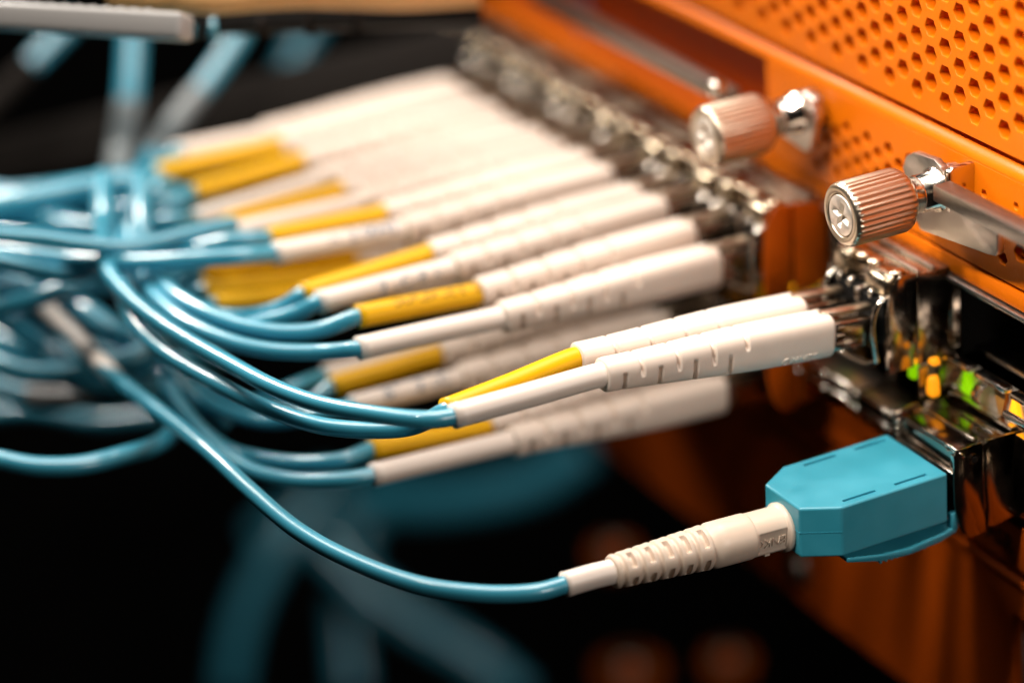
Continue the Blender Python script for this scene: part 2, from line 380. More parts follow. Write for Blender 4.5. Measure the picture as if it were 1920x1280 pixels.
# ------------------------------------------------------------------ port cage
CG = empty('port_cage', (0, 16, -8), 'steel two-row port cage in the orange card with green and amber lights between its rows', 'port cage')
def ring_box(name, xc, zc, hw, hh, y0, y1, t, m, parent):
    bm = bmesh.new()
    box_bm(xc - hw, xc + hw, y0, y1, zc + hh - t, zc + hh, .1, 2, bm); box_bm(xc - hw, xc + hw, y0, y1, zc - hh, zc - hh + t, .1, 2, bm)
    box_bm(xc - hw, xc - hw + t, y0 + .02, y1, zc - hh + t, zc + hh - t, .1, 2, bm); box_bm(xc + hw - t, xc + hw, y0 + .02, y1, zc - hh + t, zc + hh - t, .1, 2, bm)
    o = link(name, bm2(name, bm, .6), m, parent); return rel(o, parent)
for c in range(3, -9, -1):
    xc = 14.25 * c - 3.1
    if c < 2 and c != 1: ring_box('port_frame', xc, -.2, 7.0, 4.9, 16.2, 40, .35, MSD, CG)
    ring_box('port_frame', xc, -17, 6.9, 6.1, 16.3, 40, .35, MSD, CG)
    # middle band, dividers and pipes
    rel(box('band_plate', xc - 7.1, xc + 7.1, 16.4, 17.2, -10.85, -6.3, MF, CG, .15), CG)
    if c < 1: rel(box('divider_plate', xc + 6.65, xc + 7.05, 11.0, 16.35, -10.9, -6.4, MSD, CG, .08), CG)
    if c > -3:
        for dx, mm, flip in ((-4.2, LG, 1), (-1.4, LG if c == 1 else LA, -1), (2.9, LO, -1), (5.75, LA, 1)):
            if c == 1 and dx == -1.4: continue
            tri = [(-.95, -1.15), (.95, -1.15), (1.0, -.7), (.28, 1.25), (-.28, 1.25), (-1.0, -.7)]
            tri = [(xc + dx + a * 1.15, -8.6 + b * flip * 1.4) for a, b in tri]
            rel(prism('light_pipe_or_reflection', tri, 'y', 15.85, 16.6, mm, CG, .12), CG)
for c in (0, -1):
    xc = 14.25 * c - 3.1
    rel(box('port_lip', xc - 6.9, xc + 6.6, 11.6, 16.2, -15.6, -15.3, MZ, CG, .08), CG)
    for zz in (-15.5, -17.6):
        rel(tube('lip_rail', [(xc - 6.9, 11.2, zz), (xc + 6.6, 11.2, zz)], .34, MS, None, 10), CG).parent = CG
        for xx in (-6.6, 0, 6.2):
            o = link('rail_bead', bm2('rail_bead', tube_bm([(xc + xx, 10.7, zz + .5), (xc + xx, 10.5, zz), (xc + xx, 10.7, zz - .5)], .36, 10), .9), MS, CG); rel(o, CG)
rel(box('added_dark_board', 4.15, 4.4, 17.3, 38, -6.1, 4.8, MK, CG, .05), CG)  # added black board standing in for the shade inside the open port
for px, py, w, h, mm in ((1707, 697, .75, .95, LG), (1742, 724, .85, 1.45, LAD), (1744, 678, .7, .5, LAD), (1700, 770, .7, .35, LG)):  # added glowing pieces in place of LED reflections on the metal
    p = on(px, py, 'y', 11.2)
    rel(prism('light_pipe_or_reflection', [(p.x - w * .8, p.z - h), (p.x + w * .8, p.z - h), (p.x + w, p.z - h * .5), (p.x + w * .7, p.z + h * .7), (p.x, p.z + h), (p.x - w * .7, p.z + h * .7), (p.x - w, p.z - h * .5)], 'y', 11.2, 12.4, mm, CG, .25), CG)
rel(box('cage_rear_wall', -135, 45, 38, 39, -27, 6, MK, CG, .1), CG)
rel(box('upper_roof', -132, 3.8, 16.0, 39, 4.9, 5.15, MG, CG, .08), CG)
for a, b in ((4.3, 9.2), (10.2, 16.6), (17.6, 24), (25, 34)):
    rel(box('floor_rail', a, b, 14.6, 16.2, -6.2, -5.3, MS, CG, .35), CG)
for a, b in ((19, 26), (27, 34)):
    rel(box('floor_rail', a, b, 12.5, 13.4, -7.6, -6.6, MS, CG, .35), CG)
for x0, zz in ((5.2, -6.9), (9.6, -7.3), (20.2, -7.2), (24.0, -8.0)):
    rel(prism('spring_tab', [(16.3, zz), (15.4, zz - .3), (14.6, zz - 1.4), (14.9, zz - 2.6), (15.3, zz - 2.6), (15.0, zz - 1.5), (15.7, zz - .6), (16.4, zz - .4)], 'x', x0, x0 + 1.5, MS, CG, .06), CG)
rel(box('band_ledge', 4.4, 17.2, 15.2, 16.4, -10.9, -10.5, MS, CG, .12), CG)
rel(box('band_ledge', 19.0, 32, 14.6, 16.4, -10.9, -10.5, MS, CG, .12), CG)
rel(box('inner_shelf', 4.5, 30, 19.0, 36, -5.6, -5.3, MSD, CG, .08), CG)
rel(box('inner_rib', 8, 30, 18.2, 18.8, -5.4, -4.6, MS, CG, .12), CG)
rel(box('roof_edge_strip', -128, 40, 15.6, 16.15, 4.05, 4.3, MS, CG, .08), CG)

# ------------------------------------------------------------------ transceivers
FP = [(8.6, 6.5), (7.5, 5.2), (6.8, 3.4), (6.4, 1.2), (6.3, -2), (6.35, -5.2), (6.8, -6.2), (10.5, -6.2), (10.6, -2), (10.9, 4), (10.95, 6.3)]
RP = [(11.3, 6.1), (11.15, 2), (11.15, -3), (11.2, -6.3), (16.3, -6.3), (16.3, 5.0), (12.7, 5.9)]
RPL = [(11.3, 5.7), (12.3, 6.0), (16.2, 5.3), (16.3, -6.0), (11.25, -6.2), (11.2, 0), (11.5, 3.5)]
def transceiver(c, upper, label, latch=None, glow_=False, occupied=True):
    xc = 14.25 * c - 3.1; s = 1 if upper else -1; zc = 0 if upper else -17.0
    r = empty('transceiver', (xc, 11, zc), label, 'transceiver', 'pluggable transceivers in the port cage'); org = (0, 11, 0)
    fl = lambda P: [(a, b * s) for a, b in P]
    mc = MOD if c == -2 else MSD  # orange put on these steel cheeks in place of the reflected panel
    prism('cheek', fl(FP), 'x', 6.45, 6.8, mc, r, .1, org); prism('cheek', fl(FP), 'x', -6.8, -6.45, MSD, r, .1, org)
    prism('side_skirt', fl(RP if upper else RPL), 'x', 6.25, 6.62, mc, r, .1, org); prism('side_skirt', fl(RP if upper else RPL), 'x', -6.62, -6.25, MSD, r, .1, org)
    zt = lambda a, b: (min(a * s, b * s), max(a * s, b * s))
    z0, z1 = zt(-5.6, 5.4); box('body', -6.2, 6.2, 8.4, 34, z0, z1, MSD, r, .25, org)
    if upper:
        box('top_plate', -6.4, 6.4, 9.2, 18, 5.5, 5.85, MSB, r, .1, org)
        box('top_rib', -6.0, 6.0, 11.6, 12.2, 5.9, 6.25, MG, r, .12, org); box('top_rib', -6.0, 6.0, 13.8, 14.4, 5.9, 6.25, MG, r, .12, org)
        for x0, x1, zz in ((-5.9, -3.3, 6.6), (1.2, 5.6, 6.0)):
            prism('latch_block', [(7.2, 3.4), (6.9, 4.6), (7.4, zz - .2), (8.6, zz + .3), (11.2, zz), (11.2, 3.4)], 'x', x0, x1, MSB, r, .3, org)
        for dx in (-2.3, .2, 4.9):
            bb = bmesh.new(); bmesh.ops.create_uvsphere(bb, u_segments=20, v_segments=12, radius=1.05); bmesh.ops.scale(bb, verts=bb.verts, vec=(1, 1.1, .5)); bmesh.ops.translate(bb, verts=bb.verts, vec=(dx, 9.4 - 11, 6.2)); link('spring_bump', bm2('spring_bump', bb, 1.2), MCH, r)
        # pair of dark openings and the wire bail
        for dx in (-3.15, 3.1): box('receptacle', dx - 2.5, dx + 2.5, 6.9, 8.6, -3.1, 2.9, MK, r, .4, org)
        box('receptacle_bridge', -.45, .45, 6.5, 8.6, -3.4, 3.3, MS, r, .2, org)
        for dx in (-5.6, 5.6): tube('bail_arm', spline([(dx, 9, 3.6), (dx, 6.4, 3.2), (dx, 5.2, .5), (dx, 5.6, -4.6)], 5), .38, MS, r, 12, org)
        tube('bail_bar', spline([(-5.6, 5.6, -4.6), (-4, 5.2, -5.3), (0, 5.0, -5.5), (4, 5.2, -5.3), (5.6, 5.6, -4.6)], 5), .42, MS, r, 12, org)
        for dx in (-4.6, -2.2, 2.4, 4.8): link('contact_bump', bm2('contact_bump', tube_bm([(dx, 7.6 - 11, 3.6), (dx, 7.0 - 11, 3.2), (dx, 7.1 - 11, 2.6)], lambda t: .42 - .1 * abs(t - .5), 12), .8), MS, r)
    else:
        box('top_plate', -6.35, 6.35, 7.3, 16.2, 5.3, 5.7, MSD, r, .12, org)
        box('front_band', -6.3, 6.0, 7.25, 8.2, 3.0, 5.25, MSD, r, .12, org)
        box('front_ledge', -6.3, 6.3, 6.6, 8.2, 2.3, 2.75, MS, r, .18, org)
        for y0 in (10.4, 13.2): box('top_rib', -6.0 + (0 if y0 < 12 else 4), 5.0, y0, y0 + .4, 5.72, 5.95, MS, r, .12, org)
        tube('latch_loop', spline([(4.3, 7.3, 5.2), (4.4, 6.9, 5.9), (5.6, 6.9, 6.0), (6.6, 7.1, 5.7), (6.7, 7.7, 5.0), (5.6, 8.0, 4.7), (4.4, 7.7, 4.8), (4.3, 7.3, 5.2)], 6), .26, MS, r, 12, org)
        box('latch_tab', 5.2, 6.3, 6.85, 7.2, 3.0, 5.0, MS, r, .12, org)
        for zz in (4.8, 3.9, 3.0, 1.9): link('contact_bump', bm2('contact_bump', tube_bm([(-6.2, 7.3 - 11, zz + .25), (-6.2, 6.8 - 11, zz), (-6.2, 7.3 - 11, zz - .25)], .22, 12), .8), MS, r)
        tube('rivet', [(6.7, 9.2, 4.3), (7.0, 9.2, 4.3)], .75, MSD, r, 20, org); tube('rivet', [(6.95, 9.2, 4.3), (7.08, 9.2, 4.3)], .4, MK, r, 16, org)
        for dx in (-3.15, 3.1): box('receptacle', dx - 2.5, dx + 2.5, 7.4, 8.4, -3.9, 2.0, MK, r, .3, org)
    if latch: # teal pull tab hinged below the connector
        prism('pull_tab', [(-9, -3.9), (-4, -5.0), (0, -5.4), (5, -4.9), (7, -4.3), (7, -5.2), (4.6, -5.9), (0, -6.25), (-4, -5.9), (-9, -4.5)][::-1], 'x', -4.0, 6.4, MBX, r, .15, org)
        for k in range(9): box('grip_ridge', -3.8, 6.2, -4.2 + k * .8, -3.85 + k * .8, -6.3, -5.9, MBX, r, .1, org)
        box('pull_tab_arm', 5.4, 6.4, 6.2, 7.2, -5.0, -2.6, MBX, r, .25, org)
ORD = ['', 'nearest', 'second', 'third', 'fourth', 'fifth', 'sixth', 'seventh']
transceiver(0, True, 'steel transceiver in focus holding the isolated near pair of connectors')
transceiver(1, False, 'lower steel transceiver in the right corner with the teal box plugged in', latch=True)
for i, c in enumerate(range(-2, -9, -1)):
    n = ORD[i + 1]
    transceiver(c, True, f'blurred upper-row steel transceiver, {n} one behind the far thumbscrew gap' if i else 'blurred upper-row steel transceiver with reddish side, next after the empty port')
    if i < 5: transceiver(c, False, f'lower-row steel transceiver in shadow, {n} one left of the empty lower ports')

# ------------------------------------------------------------------ teal box connector with its cord
SB = empty('box_connector_cord', (11.15, 5.7, -17.1), 'thin teal cord ending in a beige ribbed boot and teal box connector', 'fibre cord')
org = SB.location.copy()
bx = [(4.5, 5.7), (17.5, 5.7), (17.5, -9.6), (14.9, -13.9), (7.2, -13.9), (4.5, -9.6)]
def housing():
    o = prism('t', bx, 'z', -20.5, -13.8, MBX, None, .3, org, 4)
    bm = bmesh.new()
    for x0, y0 in ((5.5, -7.4), (5.5, .0), (16.0, -8.6), (16.0, -1.2)):
        box_bm(x0, x0 + .48, y0, y0 + 4.7, -14.2, -13.0, .1, 2, bm)
    bmesh.ops.translate(bm, verts=bm.verts, vec=-org); c = link('c', bm2('c', bm)); m = o.modifiers.new('b', 'BOOLEAN'); m.object = c; m.solver = 'EXACT'
    dg = bpy.context.evaluated_depsgraph_get(); dg.update(); me = bpy.data.meshes.new_from_object(o.evaluated_get(dg))
    bpy.data.objects.remove(o); bpy.data.objects.remove(c); me.materials.clear()
    for p in me.polygons: p.use_smooth = False
    return me
link('housing', housing(), MBX, SB)
prism('seam_ridge', [(4.47, -9.62), (7.18, -13.94), (14.92, -13.94), (17.52, -9.65), (17.3, -9.6), (14.8, -13.7), (7.3, -13.7), (4.7, -9.6)], 'z', -17.14, -17.06, MBX, SB, 0, org)
box('nose_plug', 6.0, 16.0, 5.5, 9.0, -19.4, -14.8, MK, SB, .3, org)
# beige ribbed boot, axis from the box front down to the cable
p0 = Vector((11.0, -13.0, -18.0)); p1 = Vector((11.1, -43.8, -16.3)); axs = (p0 - p1).normalized(); rotS = Vector((0, 1, 0)).rotation_difference(axs).to_euler()
def bcut(y, th):
    d = 0
    for i in range(6):
        s = -20.1 - 2.4 * i
        if abs(y - s) < .34: d = max(d, .40 * sm((.34 - abs(y - s)) / .22))
        m2 = s - 1.2
        if i < 5 and abs(y - m2) < .42:
            q = min(angd(th, -.62), angd(th, .95), angd(th, 2.5), angd(th, -2.2))
            d = max(d, .55 * sm((.40 - abs(y - m2)) / .16) * sm((.50 - q) / .1))
    return d
def bsec(y):
    r = 2.85 if y > -19.3 else 2.85 - .8 * ((-y - 19.3) / 13.7) ** .9
    k = min(1, (-y - 14.2) / .5); r *= .88 + .12 * math.sqrt(max(0, 1 - (1 - max(0, k)) ** 2))
    k = min(1, (y + 33.0) / .5); r *= .85 + .15 * math.sqrt(max(0, 1 - (1 - max(0, k)) ** 2))
    return r, r, 2
ys = [-14.2, -14.25, -14.35, -14.5, -14.7, -15.2, -16.5, -18, -19.5]; y = -20
while y > -32.4: ys.append(y); y -= .1
ys += [-32.5, -32.65, -32.8, -32.9, -32.97, -33.0]
def sen(o): o.location = p0 - org; o.rotation_euler = rotS; return o
OFF = 5.9   # boot profile starts this far in front of p0 along the axis
sen(link('ribbed_boot', bm2('ribbed_boot', (lambda b: (bmesh.ops.translate(b, verts=b.verts, vec=(0, 8.4, 0)), b)[1])(loft(ys, bsec, 88, bcut)), .9), MB, SB))
# neck: D-shaped with flat label recess, flange at the box
def nsec(y):
    if y > -1.6:
        k = min(1, -y / .3); k2 = min(1, (y + 1.6) / .25); q = .93 + .07 * min(1, k + .0) * 1; return 3.05 * q, 3.05 * q, 2.1
    return 2.6, 2.6, 2.4
def ncut(y, th):
    if -5.7 < y < -1.75 and angd(th, -.12) < .52: return -2.22 / math.cos(th + .12)
    return 0
nys = [.8, .0, -.05, -.2, -1.3, -1.5, -1.6, -1.62, -1.74, -1.76] + [-1.8 - .3 * i for i in range(13)] + [-5.69, -5.71, -6.2, -7.5]
sen(link('neck', bm2('neck', loft(sorted(nys, reverse=True), nsec, 120, ncut), .5), MB, SB))
# raised lettering on the flat of the neck, upside down as it stands
t = text_mesh('SENKO', 1.7, .16, .95); t.materials.append(MB)
tt = link('raised_lettering', t, None, SB)
ca = -.12; nz = Vector((math.cos(ca), 0, math.sin(ca))); yy = Vector((0, -1, 0)); 
Rr = Vector((0, 1, 0)).rotation_difference(axs).to_matrix()
zax = Rr @ nz; xax = Rr @ Vector((0, -1, 0)); yax = zax.cross(xax)
mm = Matrix((xax, yax, zax)).transposed().to_4x4(); mm.translation = p0 - org + Rr @ (nz * 2.24 + Vector((0, -3.7, 0))); tt.matrix_local = mm
sen(link('key_mark', bm2('key_mark', box_bm(1.2, 1.9, -4.6, -3.8, -2.35, -1.9, .1)), MB, SB))
e1 = p0 - axs * 23.6; e2 = p1
sp = spline([e1, (e1 + e2) / 2 + Vector((0, 0, .1)), e2], 8)
s = tube('sleeve', [p - org for p in sp], lambda t: 1.5 + (.06 if t > .95 else 0), MSL, SB, 32)
me = bend_text(text_mesh('LC 2', 1.5, .015), 1.51); me.materials.append(MIN)
t = link('printing', me, None, s); z = Vector((-.75, -.1, .75)); x = -axs * -1; z = (z - x * z.dot(x)).normalized(); y = z.cross(x)
mm = Matrix((x, y, z)).transposed().to_4x4(); mm.translation = (e1 + e2) / 2 - org; t.matrix_local = mm
path = [at(1000, 1110, 335), at(900, 1112, 335), at(780, 1094, 337), at(660, 1050, 341), at(560, 995, 346), at(470, 920, 353), at(390, 845, 361), at(310, 780, 371), at(212, 705, 385), at(150, 640, 395), at(80, 570, 402), at(0, 500, 410), at(-60, 450, 415)]
cp = spline([e2 + axs * 2, e2] + path, 10)
tube('cable', [p - org for p in cp], 1.08, MC, SB, 24)
lp = spline([at(215, 708, 385), at(150, 640, 395), at(68, 560, 403)], 10)
tube('cable_label', [p - org for p in lp], 1.25, MGR if False else MSL, SB, 24)

# ------------------------------------------------------------------ duplex cords
def hub(px, py, d): return at(px, py, d)
U = 'upper-row cream connectors'; L = 'lower-row cream connectors'
cord('fibre_cord', (0, 0, 0), (0, -31.7, 3.0), (0, -51.2, 3.2), MSL,
     [at(790, 786, 334), at(700, 776, 337), at(600, 757, 342), at(510, 724, 348), at(420, 676, 356), at(330, 625, 364), at(265, 578, 371), at(222, 535, 377), at(200, 500, 382), at(190, 440, 392), at(185, 380, 405)],
     'in-focus cream connector with white sleeve, front one of the isolated near pair', U)
nc = [o for o in bpy.data.objects if o.get('label', '').startswith('in-focus cream connector with white')][0]
hs = [c for c in nc.children if c.name.startswith('connector_housing')][0]
t = text_mesh('SENKO', 1.5, .1, 1.1); t.materials.append(MW); t = link('raised_lettering', t, None, hs)
x = Vector((0, -1, 0)); z = Vector((.93, 0, -.36)).normalized(); y = z.cross(x); mm = Matrix((x, y, z)).transposed().to_4x4(); mm.translation = Vector((2.28, -5.2, -1.75)); t.matrix_local = mm
cord('fibre_cord', (-6.25, 0, 0), (-6.25, -31.5, 2.6), on(835, 770, 'x', -4.6), MY,
     [at(775, 799, 345), at(700, 806, 346), at(600, 797, 347), at(500, 765, 352), at(400, 715, 358), at(320, 668, 365), at(270, 625, 371), at(235, 570, 377), at(225, 520, 384), at(230, 440, 395)],
     'in-focus cream connector with plain yellow sleeve, rear one of the isolated near pair', U)
cord('fibre_cord', (-28.5, 1, -1.1), (-28.5, -30.6, -.2), (-28.5, -50.6, .9), MSL,
     [at(600, 660, 362), at(510, 657, 364), at(430, 640, 367), at(350, 605, 372), at(300, 565, 378), at(275, 530, 384), at(262, 480, 390), at(240, 430, 396)],
     'softly blurred cream connector with plain white sleeve, frontmost of the main upper block', U)
cord('fibre_cord', (-34.75, 1, .6), (-34.75, -30.3, .9), (-34.75, -47.6, 2.2), MY,
     [at(600, 618, 366), at(520, 622, 367), at(440, 607, 370), at(370, 578, 374), at(318, 545, 379), at(290, 515, 385), at(275, 460, 392)],
     'cream connector on the yellow sleeve with fine brown printing, in front of the upper block', U, ('DUPLEX LC 2 12', MINK, 1.7, .7))
cord('fibre_cord', (-42.75, 1.3, 1.5), (-42.75, -30.3, 1.6), (-42.75, -49.6, 1.8), MSL,
     [at(560, 585, 372), at(500, 602, 374), at(430, 612, 377), at(350, 590, 381), at(290, 550, 386)],
     'blurred cream connector whose white sleeve carries dark print along its underside', U, ('12 LC-B A', MIN, 2.4, 3.5))
cord('fibre_cord', (-49, 1, 1.2), (-49, -30.7, 1.3), on(566, 552, 'x', -47.5), MY,
     [at(530, 575, 376), at(470, 592, 378), at(400, 590, 382), at(330, 560, 387)],
     'blurred cream connector with slim yellow sleeve tapering down behind a white one', U)
cord('fibre_cord', (-57, .9, 1.7), (-57, -29.6, 2.3), (-57, -49.5, 3.7), MSL,
     [at(440, 480, 379), at(350, 487, 380), at(260, 492, 382), at(150, 488, 385), at(60, 478, 390), at(-50, 462, 395)],
     'blurred cream connector with pale blue print on white sleeve above the teal bundle', U, ('A12 0042', MIN, 2.6, 1.0), cable_r=1.15)
cord('fibre_cord', (-63.25, 1, 1.8), (-63.25, -30.7, 2.3), (-63.25, -47.6, 3.3), MY,
     [at(440, 450, 386), at(340, 470, 388), at(240, 472, 390), at(140, 455, 393), at(40, 440, 397), at(-50, 430, 400)],
     'blurred cream connector with bright yellow sleeve just above the blue-printed white sleeve', U)
cord('fibre_cord', (-71.25, 1, 1.0), (-71.25, -30.5, 1.4), (-71.25, -50.3, 1.9), MSL,
     [at(380, 455, 392), at(300, 475, 394), at(180, 472, 397), at(60, 465, 400), at(-60, 455, 405)],
     'heavily blurred cream connector, plain white sleeve between two yellow sleeves', U)
cord('fibre_cord', (-77.5, 1, 1.0), (-77.5, -30.6, 1.1), (-77.5, -48.5, .8), MY,
     [at(400, 440, 396), at(320, 462, 398), at(200, 466, 402), at(60, 455, 408), at(-60, 445, 412)],
     'heavily blurred cream connector with the yellow sleeve below the dark-shadowed yellow pair', U)
cord('fibre_cord', (-85.5, 1, .2), (-85.5, -30.3, .2), (-85.5, -49.8, -.9), MSL,
     [at(330, 410, 402), at(250, 425, 404), at(120, 420, 408), at(-40, 400, 414)],
     'very blurred cream connector, white sleeve under the leftmost yellow pair', U)
cord('fibre_cord', (-91.8, 1, .6), (-91.8, -30.3, 1.2), (-91.8, -47.5, .7), MY,
     [at(320, 380, 408), at(230, 390, 411), at(120, 380, 415), at(-40, 360, 420)],
     'very blurred cream connector with the lower of the two leftmost yellow sleeves', U)
cord('fibre_cord', (-99.8, 1, .4), (-99.8, -30.3, 1.0), (-99.8, -50, 1.6), MY,
     [at(290, 360, 414), at(200, 370, 418), at(60, 365, 424), at(-60, 350, 430)],
     'very blurred cream connector with the topmost, leftmost yellow sleeve', U)
cord('fibre_cord', (-106, 1, .6), (-106, -30.3, 1.0), (-106, -45, 1.6), MSL,
     [at(330, 290, 420), at(240, 330, 424), at(120, 350, 430), at(-60, 370, 436)],
     'farthest cream connector at the top corner of the upper block', U)
# lower row
cord('fibre_cord', (-28.5, 1, -19.6), (-28.5, -31.6, -17.9), (-28.5, -50.4, -16.9), MSL,
     [at(640, 899, 366), at(560, 901, 368), at(480, 885, 371), at(420, 850, 375), at(370, 800, 379), at(330, 750, 383), at(312, 700, 387)],
     'lower cream connector with white sleeve, frontmost of the row under the in-focus pair', L)
cord('fibre_cord', (-34.75, 1, -19.6), (-34.75, -30.1, -18.7), (-34.75, -47.6, -16.7), MY,
     [at(640, 862, 370), at(560, 868, 372), at(480, 858, 375), at(420, 840, 378), at(360, 790, 382), at(320, 740, 386), at(300, 690, 390)],
     'lower cream connector whose plain yellow sleeve shows just under the in-focus pair', L)
cord('fibre_cord', (-42.75, 1, -15.6), (-42.75, -31.8, -14.4), (-42.75, -46.5, -14.0), MSL,
     [at(600, 775, 378), at(500, 790, 381), at(400, 760, 385), at(330, 700, 390)],
     'shaded lower connector with blue-spotted white sleeve behind the curving teal cables', L, ('B7 12 LC', MIN, 2.6, 1.0))
cord('fibre_cord', (-49, 1, -14.6), (-49, -31.8, -13.4), (-49, -46.5, -13.6), MY,
     [at(560, 765, 383), at(460, 760, 386), at(380, 720, 390)],
     'shaded lower connector with yellow sleeve behind the curving teal cables', L)
cord('fibre_cord', (-57, 5, -18.2), (-57, -27.9, -16.4), (-57, -44.2, -15.8), MSL,
     [at(545, 728, 386), at(480, 755, 389), at(400, 770, 393)],
     'brownish shaded lower connector, long white sleeve on a dark teal cable', L)
cord('fibre_cord', (-63.25, 1, -13), (-63.25, -29, -9), on(400, 570, 'x', -63.25), MY,
     [at(350, 590, 392), at(280, 610, 396)], 'shaded amber-yellow sleeve, lowest of the three under the horizontal bundle', L)
cord('fibre_cord', (-71.25, 1, -15), (-71.25, -29, -9.5), on(380, 545, 'x', -71.25), MY,
     [at(330, 560, 400), at(250, 590, 404)], 'shaded yellow sleeve, middle of the three under the horizontal bundle', L)
cord('fibre_cord', (-77.5, 1, -15), (-77.5, -29, -9), on(375, 512, 'x', -77.5), MY,
     [at(330, 530, 406), at(250, 560, 410)], 'shaded yellow sleeve, topmost of the three under the horizontal bundle', L)
cord('fibre_cord', (-85.5, 1, -16), (-85.5, -30, -12), (-85.5, -48, -10), MSL,
     [at(330, 490, 412), at(230, 540, 416)], 'dark cream connector hidden deep behind the yellow sleeves of the lower row', L)

# ------------------------------------------------------------------ loose cables, labels
LG_ = 'loose teal cables at the left'
def loose(pts, r, label, labels=(), sides=16, grp=LG_):
    P = [at(*p) for p in pts]; o = P[0]; root = empty('loose_cable', o, label, 'cable', grp)
    tube('cable', [p - o for p in spline(P, 10)], r, MC, root, sides)
    for a, b, mm, rr in labels:
        q = spline(P, 20); n = len(q) - 1; seg = q[int(a * n):int(b * n) + 1]
        tube('cable_label', [p - o for p in seg], rr, mm, root, sides)
loose([(250, 20, 454), (248, 100, 452), (240, 200, 450), (225, 300, 449), (212, 380, 430), (205, 470, 428)], 1.95, 'thick vertical teal cable falling from under the white bar', [(.38, .72, MLB, 2.05)])
loose([(470, 20, 456), (435, 90, 454), (385, 160, 452), (330, 230, 450), (285, 300, 448), (272, 380, 429), (265, 470, 427)], 1.75, 'slanting teal cable with grey label meeting the vertical one', [(.36, .66, MLB, 1.9)])
loose([(590, 50, 541), (560, 90, 539), (540, 135, 538), (505, 200, 541), (460, 260, 544)], 2.6, 'dim short teal cable hanging in the dark gap at the top')
loose([(140, 40, 470), (90, 90, 468), (40, 140, 466), (-20, 200, 464), (-60, 240, 463)], 1.7, 'teal cable slanting out of the top left corner', [(.42, 1, MDG, 1.9)])
loose([(-60, 850, 372), (0, 862, 370), (70, 874, 369), (150, 872, 370), (225, 855, 373), (290, 835, 378), (330, 800, 385), (340, 740, 395)], 1.25, 'single teal loop entering low at the left edge')
loose([(-60, 400, 410), (60, 375, 410), (160, 355, 412), (260, 345, 415), (350, 380, 420)], 2.2, 'broad blurred teal cable at the left edge, just below the dim grey bar')
loose([(-60, 425, 382), (0, 440, 382), (80, 447, 382), (160, 458, 382), (250, 462, 384), (350, 440, 388), (440, 420, 392)], 1.15, 'upper strand of the horizontal teal bundle at the left edge')
loose([(-60, 530, 405), (40, 540, 404), (130, 530, 404), (210, 525, 405), (320, 520, 408)], 1.9, 'dim teal cable directly under the horizontal bundle')
loose([(-60, 560, 412), (20, 600, 408), (90, 650, 404), (130, 700, 402), (240, 730, 403), (330, 720, 405)], 1.9, 'teal cable curving down behind the grey label at left')
loose([(-60, 700, 418), (20, 735, 415), (110, 748, 413), (200, 735, 412), (290, 730, 412)], 1.7, 'blurred teal cable low at the left edge above the black area', [(.35, .72, MGR, 1.75)])
loose([(120, 560, 406), (170, 590, 402), (210, 620, 400), (260, 640, 400), (330, 640, 404)], 1.8, 'bright short teal bend left of the crossing cables')
loose([(-60, 620, 424), (40, 655, 420), (140, 668, 418), (280, 670, 418), (420, 660, 418)], 2.6, 'wide dim teal cable filling the gap behind the bundle')
loose([(430, 350, 425), (350, 380, 424), (290, 420, 422), (200, 440, 420), (80, 420, 420)], 2.2, 'dim teal cable behind the two pale verticals')
loose([(-60, 780, 440), (60, 770, 438), (180, 790, 436), (300, 780, 434)], 1.4, 'very dark teal cable across the black lower left')
loose([(-60, 470, 388), (40, 500, 386), (130, 515, 386), (220, 500, 388), (320, 500, 390), (420, 470, 394)], 1.2, 'teal strand running just beneath the horizontal bundle, brighter on top')
loose([(-60, 650, 400), (20, 690, 396), (90, 700, 395), (180, 690, 396), (270, 660, 398), (330, 610, 402)], 1.5, 'teal cable passing under the white cable label at left')
loose([(-60, 590, 395), (30, 570, 393), (110, 545, 392), (190, 520, 394), (250, 470, 397)], 1.3, 'teal strand rising rightwards into the bundle below its left end')
loose([(230, 500, 388), (250, 560, 386), (280, 620, 385), (310, 680, 385), (360, 740, 386), (430, 800, 387)], 1.1, 'thin teal strand diving between the curving cables and the crossing cable')
loose([(190, 330, 408), (195, 400, 400), (200, 460, 396), (205, 520, 392)], 1.3, 'pale teal strand, left one of the two dropping onto the bundle')
loose([(262, 330, 408), (266, 400, 400), (270, 460, 396), (275, 520, 394)], 1.3, 'pale teal strand, right one of the two dropping onto the bundle')
DG = 'dim teal cables far below'
loose([(1100, 840, 620), (1010, 900, 622), (900, 930, 625), (780, 940, 630), (680, 930, 636)], 4.4, 'large dim teal blur under the lower connectors', grp=DG)
loose([(620, 900, 655), (540, 1000, 650), (480, 1100, 648), (445, 1200, 647), (430, 1300, 647)], 3.6, 'dim teal cable dropping at the lower left of centre', grp=DG)
loose([(700, 930, 665), (660, 1040, 662), (650, 1150, 660), (660, 1300, 658)], 3.8, 'dim teal cable dropping straight down under the thin cord', grp=DG)
loose([(600, 1010, 650), (700, 1110, 646), (800, 1180, 642), (900, 1240, 638), (980, 1310, 636)], 4.0, 'dim teal cable running to the bottom edge right of centre', grp=DG)
loose([(660, 940, 670), (560, 960, 670), (480, 1010, 670)], 3.8, 'faint teal cable arching behind the thin cord', grp=DG)

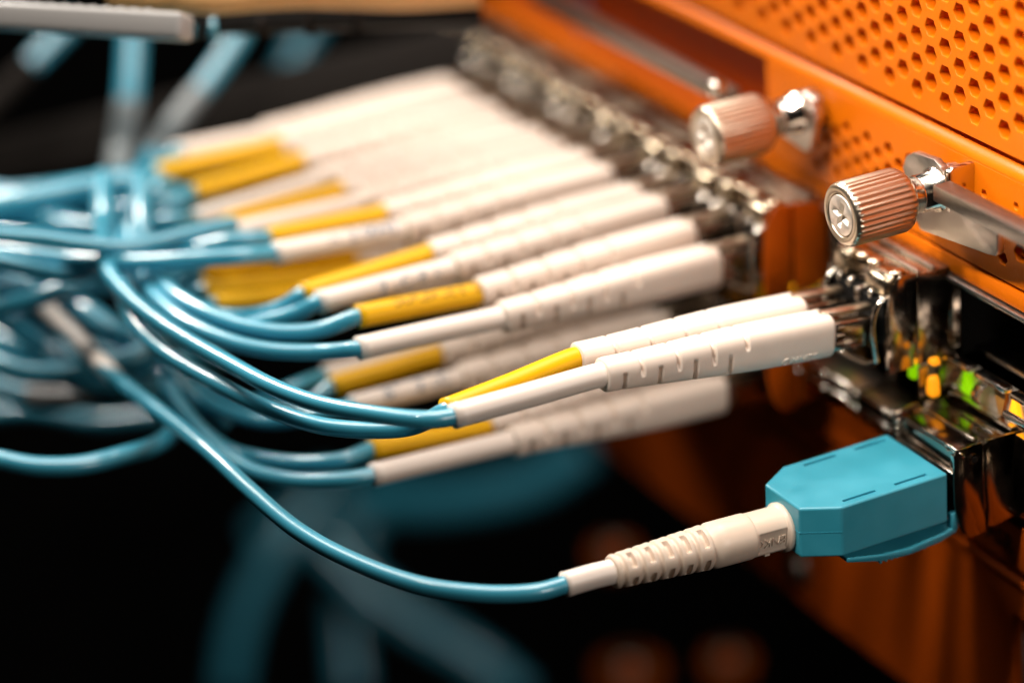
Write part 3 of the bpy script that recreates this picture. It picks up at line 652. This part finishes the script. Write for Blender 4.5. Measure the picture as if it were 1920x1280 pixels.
def far_block(px, py, d, h, lab):
    p = at(px, py, d); rt = empty('mounting_ear', p, lab, 'rack hardware', 'dim rack hardware far below')
    bb = tube_bm([(0, 0, -1.5), (0, 0, 1.5)], h, 24); link('boss', bm2('boss', bb, .6), MOF, rt)
    link('boss_screw', bm2('boss_screw', tube_bm([(0, 0, 1.4), (0, 0, 3)], h * .4, 16), .6), MG, rt)
MOF = mat('far_orange_paint', (.50, .09, .001), .5, spec=.15)
far_block(1180, 1262, 610, 6.6, 'dim orange blur at the bottom edge, right of centre')
far_block(1365, 1245, 600, 4.6, 'darker reddish blur at the bottom edge beside the panel corner')
far_block(1150, 1040, 580, 4.4, 'faint brown blur behind the white sleeve of the thin cord')
# ------------------------------------------------------------------ things at the top left
wb = empty('cable_rail', at(350, 50, 372), 'white-grey plastic rail across the top left corner, cut off square', 'rail'); o0 = wb.location
def bar(name, a, b, hw, hh, m, parent, org):
    a, b = Vector(a), Vector(b); x = (b - a).normalized(); z = (UP - x * UP.dot(x)).normalized(); y = z.cross(x); L = (b - a).length
    bm = box_bm(0, L, -hw, hw, -hh, hh, .7, 3); me = bm2(name, bm, .6); o = link(name, me, m, parent)
    mt = Matrix((x, y, z)).transposed().to_4x4(); mt.translation = a - Vector(org); o.matrix_local = mt; return o
bar('rail_body', at(-80, 26, 378), at(352, 52, 370), 2.6, 1.75, MGR, wb, o0)
ed = [at(-60 + 26 * k, 6 + 1.4 * k, 379 - k * .5) for k in range(14)]
for p in ed: link('rail_tooth', bm2('rail_tooth', box_bm(-.7, .7, -.5, .5, -.35, .35, .2)), MGR, wb, p - o0)
st = empty('fabric_strap', at(420, 0, 380), 'peach fabric strap curling along the top edge beside the white rail', 'strap')
q = [at(200, 2, 384), at(300, 8, 380), at(340, 6, 378), at(400, 10, 378), at(480, 4, 380), at(560, 0, 382), at(660, 2, 385), at(760, 4, 388), at(900, -4, 392)]
bm = bmesh.new(); pr = None
for k, p in enumerate(spline(q, 8)):
    w = UP * 1.5; dpt = FW * 5
    cur = [bm.verts.new(p - Vector(st.location) + v) for v in (w * 2.2, w * 2.2 + dpt, -w * .45 + dpt, -w * .45 - FW * .0)]
    if pr:
        for i in range(4): bm.faces.new((pr[i], pr[(i + 1) % 4], cur[(i + 1) % 4], cur[i]))
    else: bm.faces.new(cur)
    pr = cur
bm.faces.new(pr[::-1]); link('strap_band', bm2('strap_band', bm, .5), MCR, st)
hk = empty('toothed_duct', at(450, 50, 392), 'black toothed duct edge hanging under the peach strap', 'cable duct')
bar('duct_edge', at(340, 40, 392), at(900, 18, 400), 2, 2.1, MK, hk, hk.location)
for x, y in ((400, 52), (490, 45), (580, 42), (670, 36)):
    p = at(x, y, 387); tube('duct_tooth', [p - hk.location + UP * 1.2, p - hk.location - UP * 1.6], lambda t: .25 + .55 * t, MC if x < 420 else MDG, hk, 12)
link('duct_grommet', bm2('duct_grommet', tube_bm([at(350, 58, 384) - hk.location, at(366, 60, 384) - hk.location], .9, 16)), MC, hk)
gb = tag(bar('dim_grey_bar', at(-80, 330, 492), at(930, 92, 452), 4, 4.6, MDG, None, (0, 0, 0)), 'dim grey-brown bar behind the connectors, rising from the left edge', 'bar')
gb.name = 'support_bar'
gb2 = tag(bar('x', at(1090, -30, 452), at(1130, 40, 446), 3, 3, MIN, None, (0, 0, 0)), 'small blurred bluish block at the top beside the far lever', 'block'); gb2.name = 'blue_block'
bd = tag(link('dark_backdrop', bm2('dark_backdrop', box_bm(-420, -400, -400, 400, -400, 300, 0)), MK), None, None, None, 'structure')
